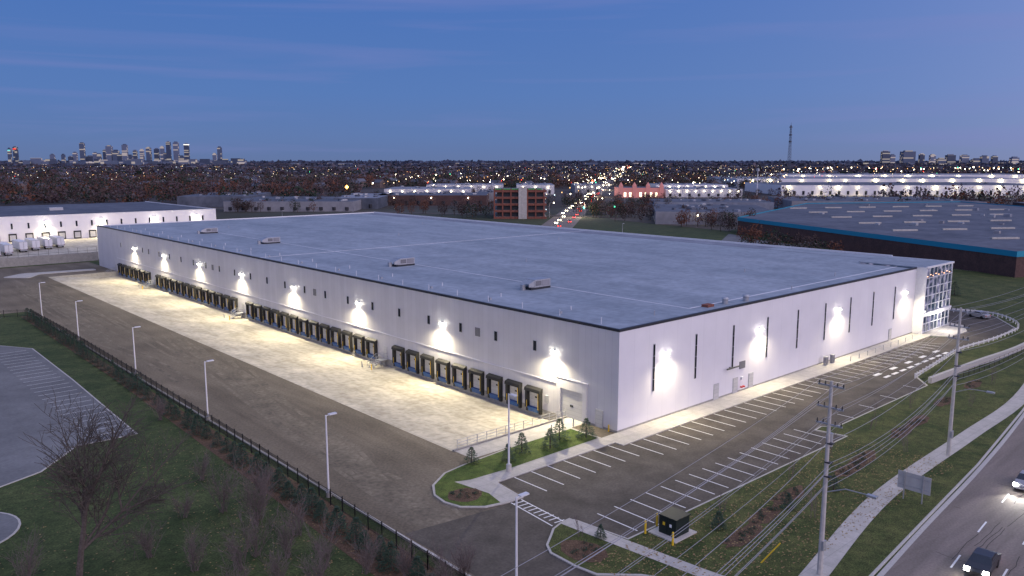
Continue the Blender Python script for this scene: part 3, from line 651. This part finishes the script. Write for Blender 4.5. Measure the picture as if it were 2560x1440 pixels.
def ok(e,n):
    r=e/n
    if abs(e-roadE(n))<(14 if n<3000 else 25): return False
    if r<-.19: return n>640
    if r<.05: return n>1000
    if r<.33: return n>1020
    return n>1650 or (560<n<700 and random.random()<.35)
def patch(x,y_): return math.sin(x*.013+1)*math.cos(y_*.011)+math.sin(x*.031)*math.sin(y_*.027+2)*.7
def scatter(n0,n1,count):
    C=[];NN=[]
    while len(C)<count:
        n=math.sqrt(random.uniform(n0*n0,n1*n1));e=random.uniform(-.72,.72)*n
        if ok(e,n):
            q=S(e,n)
            if patch(*q)<-.7 and random.random()<.85: continue
            C.append(q);NN.append(n)
    return C,NN
def kind(q,a,b_):
    return random.choice(a) if patch(q[1],q[0])>random.uniform(-.6,.9) else random.choice(b_)
C,NN=scatter(560,1500,7600)
leafmass('tree_belt',C,[random.choice([random.uniform(2.5,4),random.uniform(4,7.5)]) for _ in C],[random.choice([random.uniform(6,10),random.uniform(9,18)]) for _ in C],42,.14,[f1,f2,f5,f3,f4],[kind(q,[0,0,1,2,3],[1,2,4,4,3]) for q in C])
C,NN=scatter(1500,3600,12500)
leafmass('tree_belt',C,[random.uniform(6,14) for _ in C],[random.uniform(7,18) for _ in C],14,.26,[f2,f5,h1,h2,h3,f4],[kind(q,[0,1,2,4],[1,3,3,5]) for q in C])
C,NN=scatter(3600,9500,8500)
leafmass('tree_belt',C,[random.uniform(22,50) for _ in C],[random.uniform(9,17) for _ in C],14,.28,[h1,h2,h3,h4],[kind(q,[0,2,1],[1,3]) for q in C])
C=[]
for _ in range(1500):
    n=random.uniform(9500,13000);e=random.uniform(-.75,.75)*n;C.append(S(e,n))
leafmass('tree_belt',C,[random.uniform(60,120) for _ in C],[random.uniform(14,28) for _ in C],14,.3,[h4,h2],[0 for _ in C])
near=[]
def addt(e,n,r,h,k,cnt=1,sp=0):
    for _ in range(cnt): near.append((S(e+random.uniform(-sp,sp),n+random.uniform(-sp,sp)*.6),r*random.uniform(.8,1.2),h*random.uniform(.8,1.15),k if random.random()<.7 else random.choice([0,1,3])))
for px,n,k,c_,sp in((1200,500,4,5,12),(1150,520,1,5,14),(1010,520,0,2,6),(1075,540,0,2,6),(830,600,1,6,16),(720,560,4,8,20),(640,560,1,6,15),(580,560,4,5,10),(1500,530,4,14,14),(1470,560,4,6,10),(1240,530,4,5,12),(1560,520,0,5,12),(1620,500,1,5,12),(1700,470,1,7,14),(1760,430,0,6,14),(1850,400,1,6,12),(1900,330,0,4,8),(1650,560,4,8,24),(1930,300,4,4,8),(2160,200,1,2,5),(2320,215,4,2,5),(1990,290,1,5,8),(2070,260,4,4,7),(1320,520,1,6,14),(1420,620,4,9,18),(1460,700,1,9,20),(1900,600,0,9,30),(2100,620,1,12,40),(2300,640,1,14,45),(2480,660,4,12,40),(960,610,1,8,25),(880,700,4,10,25),(1050,700,1,10,30),(1150,820,1,12,40),(1600,640,1,10,30),(1750,640,4,12,40),(1900,760,1,10,40),(1530,500,4,8,12),(1590,470,1,5,12),(1820,430,4,6,14)):
    r=(px-1280)/2035;addt(r*n,n,3.2 if n>250 else 1.8,9 if n>250 else 4.5,k,c_,sp)
leafmass('roadside_trees',[t[0] for t in near],[t[1] for t in near],[t[2] for t in near],260,.075,[f1,f2,f5,f3,f4],[t[3] for t in near])
b=MB()
for (x,y_),r,h,k in near: b.tube((x,y_,0),(x,y_,h*.7),.22,.08,bark,5)
b.obj('roadside_tree_trunks')

def winmat(name,base,lit,es,bw,bh,thr):
    m=bpy.data.materials.new(name);m.use_nodes=True;nt=m.node_tree;b=nt.nodes['Principled BSDF'];b.inputs['Roughness'].default_value=.6
    tc=nt.nodes.new('ShaderNodeTexCoord');sp=nt.nodes.new('ShaderNodeSeparateXYZ');nt.links.new(tc.outputs['Object'],sp.inputs[0])
    ad=nt.nodes.new('ShaderNodeMath');nt.links.new(sp.outputs[0],ad.inputs[0]);nt.links.new(sp.outputs[1],ad.inputs[1])
    out=[]
    for src,k in((ad.outputs[0],bw),(sp.outputs[2],bh)):
        d=nt.nodes.new('ShaderNodeMath');d.operation='DIVIDE';d.inputs[1].default_value=k;nt.links.new(src,d.inputs[0]);f=nt.nodes.new('ShaderNodeMath');f.operation='FLOOR';nt.links.new(d.outputs[0],f.inputs[0]);out.append(f.outputs[0])
    cb=nt.nodes.new('ShaderNodeCombineXYZ');nt.links.new(out[0],cb.inputs[0]);nt.links.new(out[1],cb.inputs[1])
    wn=nt.nodes.new('ShaderNodeTexWhiteNoise');wn.noise_dimensions='2D';nt.links.new(cb.outputs[0],wn.inputs['Vector'])
    gt_=nt.nodes.new('ShaderNodeMath');gt_.operation='GREATER_THAN';gt_.inputs[1].default_value=thr;nt.links.new(wn.outputs['Value'],gt_.inputs[0])
    ms=nt.nodes.new('ShaderNodeMath');ms.operation='MULTIPLY';ms.inputs[1].default_value=es;nt.links.new(gt_.outputs[0],ms.inputs[0])
    b.inputs['Base Color'].default_value=(*base,1);b.inputs['Emission Color'].default_value=(*lit,1);nt.links.new(ms.outputs[0],b.inputs['Emission Strength']);m.cycles.emission_sampling='NONE';return m
sk=[winmat('skyline_hazed_a',(.09,.12,.19),(1,.8,.55),.32,14,12,.82),winmat('skyline_hazed_b',(.05,.07,.12),(1,.85,.65),.32,12,10,.87),winmat('skyline_hazed_c',(.14,.17,.25),(1,.8,.6),.32,14,11,.78)]  # blue cast of far-off haze put into the tower base colours
e_t=M('lit_red',(0,0,0),emit=(1,.08,.05),es=1.2);e_c=M('lit_cyan',(0,0,0),emit=(.2,.9,.9),es=1.0);e_w=M('lit_white',(0,0,0),emit=(1,.95,.85),es=1.6)
n=9000.
tw_=[(27,373,8),(42,369,10),(133,388,10),(160,388,8),(178,393,10),(190,383,10),(209,360,11),(228,392,18),(240,384,10),(250,387,9),(265,377,9),(276,367,14),(292,378,14),(302,388,12),(315,364,12),(326,390,14),(340,378,9),(357,376,9),(374,371,11),(394,374,11),(408,369,9),(416,385,10),(424,357,10),(443,358,12),(455,392,12),(469,362,11),(538,386,9),(551,370,10),(2212,380,18),(2230,389,12),(2268,380,30),(2303,387,12),(2330,389,13),(2352,398,20),(2375,389,20),(2410,390,18),(2460,392,17),(2485,392,13),(2535,395,18),(2440,399,20)]
for i,(px,ty,wpx) in enumerate(tw_):
    nn=n+random.uniform(-400,400);e=(px-1280)/2035*nn;h=34+(406-ty)/2035*nn;ww=wpx/2035*nn/2;x,y_=S(e,nn)
    R=Matrix.Translation((x,y_,0))@Matrix.Rotation(math.radians(-42),4,'Z')
    b=MB();b.box(-ww,ww,-ww*.7,ww*.7,0,h,sk[i%3],R);b.box(-ww*.6,ww*.6,-ww*.4,ww*.4,h,h+nn*.0012,sk[(i+1)%3],R)
    if i in(0,1): b.box(-ww*.8,ww*.8,-ww*.8,-ww*.71,h*.86,h*.93,e_t if i else e_c,R)
    if i in(25,): b.box(-ww*1.02,ww*1.02,-ww*.8,ww*.72,h-10,h-1,e_w,R)
    b.obj('distant_tower_block')
b=MB()
for i in range(260):
    side=random.random()
    px=random.uniform(60,620) if side<.5 else (random.uniform(2150,2560) if side<.7 else random.uniform(620,2150))
    nn=random.uniform(4500,8800);e=(px-1280)/2035*nn;h=random.uniform(12,30) if side>=.5 else random.uniform(15,60);ww=random.uniform(15,45);x,y_=S(e,nn);R=Matrix.Translation((x,y_,0))@Matrix.Rotation(math.radians(-42+random.choice([0,20])),4,'Z')
    b.box(-ww,ww,-10,10,0,h,random.choice(sk),R)
b.obj('distant_city')
b=MB();hw=M('house_wall',(.17,.13,.12),.9);hr=M('house_roof',(.09,.10,.13),.9);hr2=M('house_roof_b',(.13,.135,.165),.9)
for i in range(1700):
    nn=math.sqrt(random.uniform(900**2,3800**2));e=random.uniform(-.7,.7)*nn
    if not ok(e,nn):continue
    x,y_=S(e,nn);a_=random.choice([0,1.57])+.3;k=1+nn/5000;R=Matrix.Translation((x,y_,0))@Matrix.Rotation(a_,4,'Z')@Matrix.Scale(k,4)
    b.box(-6,6,-4.5,4.5,0,6,hw,R);m=random.choice([hr,hr2])
    q=[R@Vector(v) for v in((-6.4,-5,5.9),(6.4,-5,5.9),(6.4,5,5.9),(-6.4,5,5.9),(-6,0,9.2),(6,0,9.2))]
    b.face([q[0],q[1],q[5],q[4]],m);b.face([q[2],q[3],q[4],q[5]],m);b.face([q[0],q[4],q[3]],hw);b.face([q[1],q[2],q[5]],hw)
b.obj('distant_houses')
lw=[M('light_warm',(0,0,0),emit=(1,.55,.22),es=2.8),M('light_white',(0,0,0),emit=(1,.85,.6),es=4),M('light_cool',(0,0,0),emit=(.75,.9,1),es=2.8),M('light_red',(0,0,0),emit=(1,.05,.03),es=4),M('light_green',(0,0,0),emit=(.1,1,.5),es=6),M('light_bright',(0,0,0),emit=(1,.88,.62),es=20)]
def lightdot(b,x,y_,z,s,m):
    P=[(x-s,y_,z),(x,y_-s,z),(x+s,y_,z),(x,y_+s,z),(x,y_,z+s),(x,y_,z-s)];i=len(b.v);b.v+=P;k=b.mi(m)
    for q in((0,1,4),(1,2,4),(2,3,4),(3,0,4),(1,0,5),(2,1,5),(3,2,5),(0,3,5)): b.f.append(tuple(i+a_ for a_ in q));b.m.append(k)
b=MB()
for i in range(2100):
    nn=math.exp(random.uniform(math.log(1100),math.log(8500)));r=random.uniform(-.66,.66)
    if random.random()<.3: r=random.uniform(.0,.4)
    x,y_=S(r*nn,nn);m=random.choices(lw[:5],[5,6,2,.4,.1])[0]
    lightdot(b,x,y_,random.uniform(9,15)+nn*.0006,nn*random.choice([.00018,.00026,.0004]),m)
for i in range(170):
    nn=random.uniform(470,3800);s_=random.choice([-1,1]);e=roadE(nn)+s_*random.uniform(9,22);x,y_=S(e,nn);lightdot(b,x,y_,random.uniform(6,12),nn*random.choice([.0005,.0007,.001]),random.choices(lw,[2,4,1,1,.3,5])[0])
for i in range(190):
    nn=random.uniform(850,1600);e=random.uniform(-.18,.34)*nn;x,y_=S(e,nn);lightdot(b,x,y_,random.uniform(9,13),nn*random.choice([.0004,.0007]),random.choices(lw,[4,4,1,.5,.2,5])[0])
for i in range(90):
    nn=random.uniform(1600,2600);e=random.uniform(.33,.64)*nn;x,y_=S(e,nn);lightdot(b,x,y_,random.uniform(14,20),nn*.0006,random.choices(lw,[4,4,1,.5,.2,4])[0])
b.obj('city_lights')
b=MB();cl=[S(roadE(v),v) for v in (330,400,450,600,800,940,1500,2500,4000,7000)];ribbon(b,cl,9,-9,.05,asphr)
b.obj('distant_street')
for v in(500,640,800,1000,1250):
    for s_ in(-11,11):
        x,y_=S(roadE(v)+s_,v);b=MB();b.tube((x,y_,0),(x,y_,9),.14,.09,steel,6);xa,ya=S(roadE(v)+s_*.75,v);b.tube((x,y_,9),(xa,ya,9.3),.07,.06,steel,5);lightdot(b,xa,ya,9.1,v*.0008,lw[5]);o=b.obj('street_lamp')
        if s_>0:
            ld=bpy.data.lights.new('street_lamp_glow','POINT');ld.energy=6500*(v/500);ld.color=(1,.85,.6);ld.shadow_soft_size=.5;lo=bpy.data.objects.new('street_lamp_glow',ld);COL.objects.link(lo);lo.location=(xa,ya,8);lo.parent=o
b=MB();cl2=[S(25-60*t,515+20*t) for t in(-5,-2,0,2,5)];ribbon(b,cl2,6,-6,.06,asphd);b.obj('cross_street')
cs=MB()
for i in range(38):
    nn=430+i*15+random.uniform(-6,6);s_=-1 if i%2 else 1;e=roadE(nn)+s_*3.5*random.choice([.6,1.6])*.9
    x,y_=S(e,nn);R=Matrix.Translation((x,y_,.06))@Matrix.Rotation(math.atan2(.7438-.145*.6684,.6684+.145*.7438),4,'Z')
    pm=random.choice([flash,steel,white]);cs.box(-2.2,2.2,-.9,.9,.3,.95,pm,R);cs.box(-1.4,.9,-.75,.75,.96,1.45,glassd,R)
    for q in(-.65,.65):
        P=R@Vector((-2.3,q,.75));lightdot(cs,P.x,P.y,P.z,.42,lw[3] if s_>0 else lw[5])
cs.obj('street_traffic')
for (e,nn) in((15,520),(42,515),(10,500),(62,520)):
    b=MB();x,y_=S(e,nn);b.tube((x,y_,0),(x,y_,6),.1,.08,steel,6);x2,y2=S(e+4,nn);b.tube((x,y_,5.8),(x2,y2,6),.07,.06,steel,6);b.box(x2-.25,x2+.25,y2-.25,y2+.25,5.0,6.2,yellow);lightdot(b,x2-.4,y2-.4,5.3,.9,lw[4]);b.obj('traffic_light')

def en_box(b,e0,e1,n0,n1,z0,z1,ms,mt,rot=0):
    ce,cn=(e0+e1)/2,(n0+n1)/2;cs_,sn=math.cos(rot),math.sin(rot);P=[]
    for (e,n_) in((e0,n0),(e1,n0),(e1,n1),(e0,n1)):
        de,dn=e-ce,n_-cn;P.append(S(ce+de*cs_-dn*sn,cn+de*sn+dn*cs_))
    b.prism(P,z0,z1,mt,ms);return P
nw=empty('neighbour_warehouse')
b=MB();b.box(-60,84,335,440,0,10.6,wallp);k=b.mi(roofd);b.m[1]=k;k=b.mi(wallw);b.m[2]=k
b.box(-60,84,334.9,335.3,10.6,11,white);b.box(83.7,84.1,335.3,440,10.6,11,white);b.box(-20,-10,360,366,10.6,12,steel);b.box(20,26,380,384,10.6,12,steel)
for i in range(22):
    xx=-55+6.3*i
    b.box(xx-.35,xx+.35,334.85,335,5.6,8,glassd)
    if xx<30: b.box(xx-1.5,xx+1.5,334.6,335,0.2,3.6,black);b.box(xx-1.1,xx+1.1,334.5,334.6,.6,3,doorm)
b.obj('building',nw)
for xx in(-15,8,31,54,74): wall_light((xx,334.7,8),(0,-1,0),11000,nw,size=.4,halo=400)
b=MB();b.prism([(-110,245.5),(4,245.5),(40,245),(84,245),(84,334.5),(-110,334.5)],None,.04,conc);b.obj('neighbour_yard_pavement')
b=MB();b.box(-110,4,241,241.6,0,3.0,found);b.obj('yard_boundary_wall')
b=MB();rail([(-110,242.5,2.2),(4,242.5,2.2)],2.6,.04,iron,3,(1,.5));b.obj('chain_fence')
for i,(xx,yy_) in enumerate(((-22,268),(-16.5,277),(-10,286),(-5,290),(0,293),(5,296))):
    t=empty('semi_trailer',(xx,yy_,0));b=MB();b.box(-1.3,1.3,0,13.5,1.2,4.1,white)
    for q in range(9): b.box(-1.34,-1.3,.4+1.5*q,.48+1.5*q,1.25,4.05,steel)
    b.box(-1.36,1.36,-.05,.12,4.0,4.15,steel);b.box(-1.3,-1.0,-.06,0,1.22,1.34,redp);b.box(1.0,1.3,-.06,0,1.22,1.34,redp);b.box(-.03,.03,-.05,0,1.3,4,flash);b.box(-1.33,1.33,0,13.5,1.05,1.2,flash);b.obj('box',t);b=MB()
    for q in(1.5,2.8):
        for s_ in(-1.15,.85): b.tube((s_,q,.5),(s_+.3,q,.5),.5,.5,tyre,12)
    for s_ in(-.7,.7): b.box(s_-.08,s_+.08,10,10.2,0,1.2,steel)
    b.box(-1.2,1.2,.0,.1,.6,1.05,steel);b.obj('running_gear',t)
def flat(name,e0,e1,n0,n1,h,ms,mt,rot=0,lights=0,lm=None):
    b=MB();P=en_box(b,e0,e1,n0,n1,0,h,ms,mt,rot)
    for i in range(14):
        u,v=random.uniform(.08,.92),random.uniform(.08,.92)
        x=P[0][0]+(P[1][0]-P[0][0])*u+(P[3][0]-P[0][0])*v;y_=P[0][1]+(P[1][1]-P[0][1])*u+(P[3][1]-P[0][1])*v
        s_=random.uniform(.8,2);b.box(x-s_,x+s_,y_-s_,y_+s_,h,h+random.uniform(.6,1.4),random.choice([steel,roofl,roofd]))
    for i in range(lights):
        t=(i+.5)/lights;a_=Vector(S(e0,n0));c_=Vector(S(e1,n0));q=a_.lerp(c_,t);lightdot(b,q.x-.4,q.y-.6,h*.75,max(.5,n0*.0008),lm or lw[5])
    for i in range(int((e1-e0)/9)):
        t=(i+.5)/int((e1-e0)/9);a_=Vector(S(e0,n0-.1));c_=Vector(S(e1,n0-.1));q=a_.lerp(c_,t)
        if rot==0: b.box(q.x-.9,q.x+.9,q.y-.9,q.y+.9,1,h*.45,flash)
    return b.obj(name)
flat('low_factory',-200,-110,560,640,7,gwall,roofd);flat('low_factory',-130,-98,590,680,8,roofd,roofl);flat('low_factory',-108,-20,640,700,8,brickd,roofd,0,3)
flat('low_factory',-120,-40,760,830,9,wallp,roofl,0,7);flat('low_factory',-30,-5,700,760,8,gwall,roofd,0,2);flat('low_factory',-95,-10,900,960,9,wallp,roofl,0,6);flat('low_factory',5,45,860,930,10,wallp,roofl,0,3)
flat('low_factory',-260,-205,620,700,8,roofd,roofd,.1,0)
ps=empty('parking_structure');b=MB()
for k_ in range(5): en_box(b,-11,21,488,530,k_*4.0,k_*4.0+1.3,brick,found)
en_box(b,-9,19,490,528,0,16,flash,roofd);en_box(b,4,9,487,492,0,19,walkm,roofl);en_box(b,-11,18,488,500,17.6,18.2,M('green_fascia',(.15,.4,.12)),roofd)
for i in range(7): en_box(b,-11+5*i,-10.2+5*i,487.8,488.6,0,18.2,brick,brick)
b.obj('frame',ps)
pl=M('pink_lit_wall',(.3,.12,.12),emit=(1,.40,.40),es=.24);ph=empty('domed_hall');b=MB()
en_box(b,103,146,780,815,0,9.5,pl,roofd)
for q in(105,118,131,144):
    en_box(b,q-1.8,q+1.8,778,782,0,11.5,pl,roofd);x,y_=S(q,780.5);b.tube((x,y_,11.5),(x,y_,15),2.2,.1,pl,10)
for q in range(108,144,5): en_box(b,q,q+2,779.6,779.9,1,5,lw[1],lw[1])
b.obj('hall_body',ph)
flat('retail_building',150,225,790,850,8,wallp,roofl,0,9);flat('retail_building',160,240,900,960,9,wallw,roofl,0,8);flat('retail_building',70,100,900,960,9,gwall,roofl,0,4)
wl=M('yard_lamp',(0,0,0),emit=(1,.88,.5),es=18)
for (e0,e1,n0,n1,h,nl) in((276,560,830,960,10.5,12),(300,700,1080,1250,12,12),(460,900,1350,1500,13,10)):
    o=flat('distribution_warehouse',e0,e1,n0,n1,h,wallw,roofd if n0<900 else roofl,0,0)
    for i in range(nl):
        e=e0+(e1-e0)*(i+random.uniform(.3,.7))/nl;p0=Vector((*S(e,n0-1.2),h*.8));ov=Vector((S(0,-1)[0]-S(0,0)[0],S(0,-1)[1]-S(0,0)[1],0))
        wall_light(tuple(p0),tuple(ov),11000*(n0/830),o,lens=False,size=.8,ang=168,col=(1,.80,.40),off=2)
        b=MB();lightdot(b,p0.x-.8,p0.y-.8,p0.z,n0*random.choice([.0012,.0018]),wl);b.obj('lamp_lens',o)
b=MB();b.prism([S(270,740),S(600,740),S(620,828),S(272,828)],None,.05,asphl);b.obj('warehouse_forecourt')
tf=empty('teal_trim_factory')
P=[S(108,385),S(149,236),S(330,300),S(300,540),S(190,520)]
b=MB();b.prism(P,0,7.5,roofd,brickd);Q=inset(P,-.15)
for i in range(5):
    a_=Q[i];c_=Q[(i+1)%5];b.face([(*a_,6.3),(*c_,6.3),(*c_,8.0),(*a_,8.0)],teal)
b.obj('walls_and_roof',tf);b=MB()
for i in range(6):
    for j in range(7):
        e=150+j*22+i*3;n_=275+i*38+j*5
        x,y_=S(e,n_);R=Matrix.Translation((x,y_,7.5))@Matrix.Rotation(math.radians(-38),4,'Z')
        if n_<505 and e<290 and e>118+(380-n_)*.28+8: b.box(-5,5,-.6,.6,0,.6,walkm,R)
for i in range(26):
    e=random.uniform(150,290);n_=random.uniform(300,500);x,y_=S(e,n_);s_=random.uniform(.6,1.6);b.box(x-s_,x+s_,y_-s_,y_+s_,7.5,7.5+random.uniform(.5,1.6),random.choice([steel,roofl,gwall]))
b.obj('skylights',tf)
flat('low_factory',85,150,440,520,7,gwall,roofd,-.15,2);flat('low_factory',310,460,330,520,8,brickd,roofd,-.2);flat('low_factory',200,330,560,640,7,gwall,roofd,-.1);flat('low_factory',100,180,550,600,7,roofl,roofd,-.1)
b=MB();b.prism([S(84,330),S(100,330),S(122,232),S(146,214),S(150,190),S(175,205),S(160,235),S(140,236),S(104,385)],None,.03,asphl);b.prism([S(133,205),S(139,215),S(190,222),S(190,206)],None,.045,asphl);b.prism([S(60,480),S(108,400),S(190,530),S(150,640),S(60,640)],None,.03,asphd);b.obj('factory_yard')
b=MB();nn=1500;x,y_=S((1973-1280)/2035*nn,nn);H_=101
for j in range(20):
    z0=H_*j/20;z1=H_*(j+1)/20;w0=2.2*(1-j/20)+.8;w1=2.2*(1-(j+1)/20)+.8;c4=[(-1,-1),(1,-1),(1,1),(-1,1)]
    for q in range(4):
        a_=c4[q];c_=c4[(q+1)%4];b.tube((x+a_[0]*w0,y_+a_[1]*w0,z0),(x+a_[0]*w1,y_+a_[1]*w1,z1),.26,.26,roofd,4,False);b.tube((x+a_[0]*w0,y_+a_[1]*w0,z0),(x+c_[0]*w1,y_+c_[1]*w1,z1),.18,.18,roofd,4,False)
b.tube((x,y_,H_),(x,y_,H_+5),.25,.15,roofd,4)
for zz in(70,82,96): b.box(x-2,x+2,y_-2,y_+2,zz,zz+2.2,roofd)
b.obj('radio_mast')
b=MB();nn=820;x,y_=S((1896-1280)/2035*nn,nn);b.tube((x,y_,0),(x,y_,28),.5,.3,white,8);b.box(x-1.1,x+1.1,y_-1.1,y_+1.1,25,27.5,steel);b.obj('cell_monopole')
for (px,nn,h,m) in((863,760,10,lw[0]),(865,600,9,None),(700,420,9,None),(1560,330,9,None),(2160,230,8,None)):
    x,y_=S((px-1280)/2035*nn,nn);b=MB();b.tube((x,y_,0),(x,y_,h),.12,.08,steel,5);b.box(x-.1,x+1.2,y_-.1,y_+.1,h,h+.15,steel)
    if m: lightdot(b,x+1,y_,h+.8,1.9,M('sodium_lamp',(0,0,0),emit=(1,.42,.08),es=12))
    b.obj('street_lamp')
b=MB();wm=M('lake_water',(.10,.17,.32),.15);b.prism([S(-800,13500),S(5500,13500),S(9000,40000),S(-6000,40000)],None,1.0,wm);b.obj('lake_water')
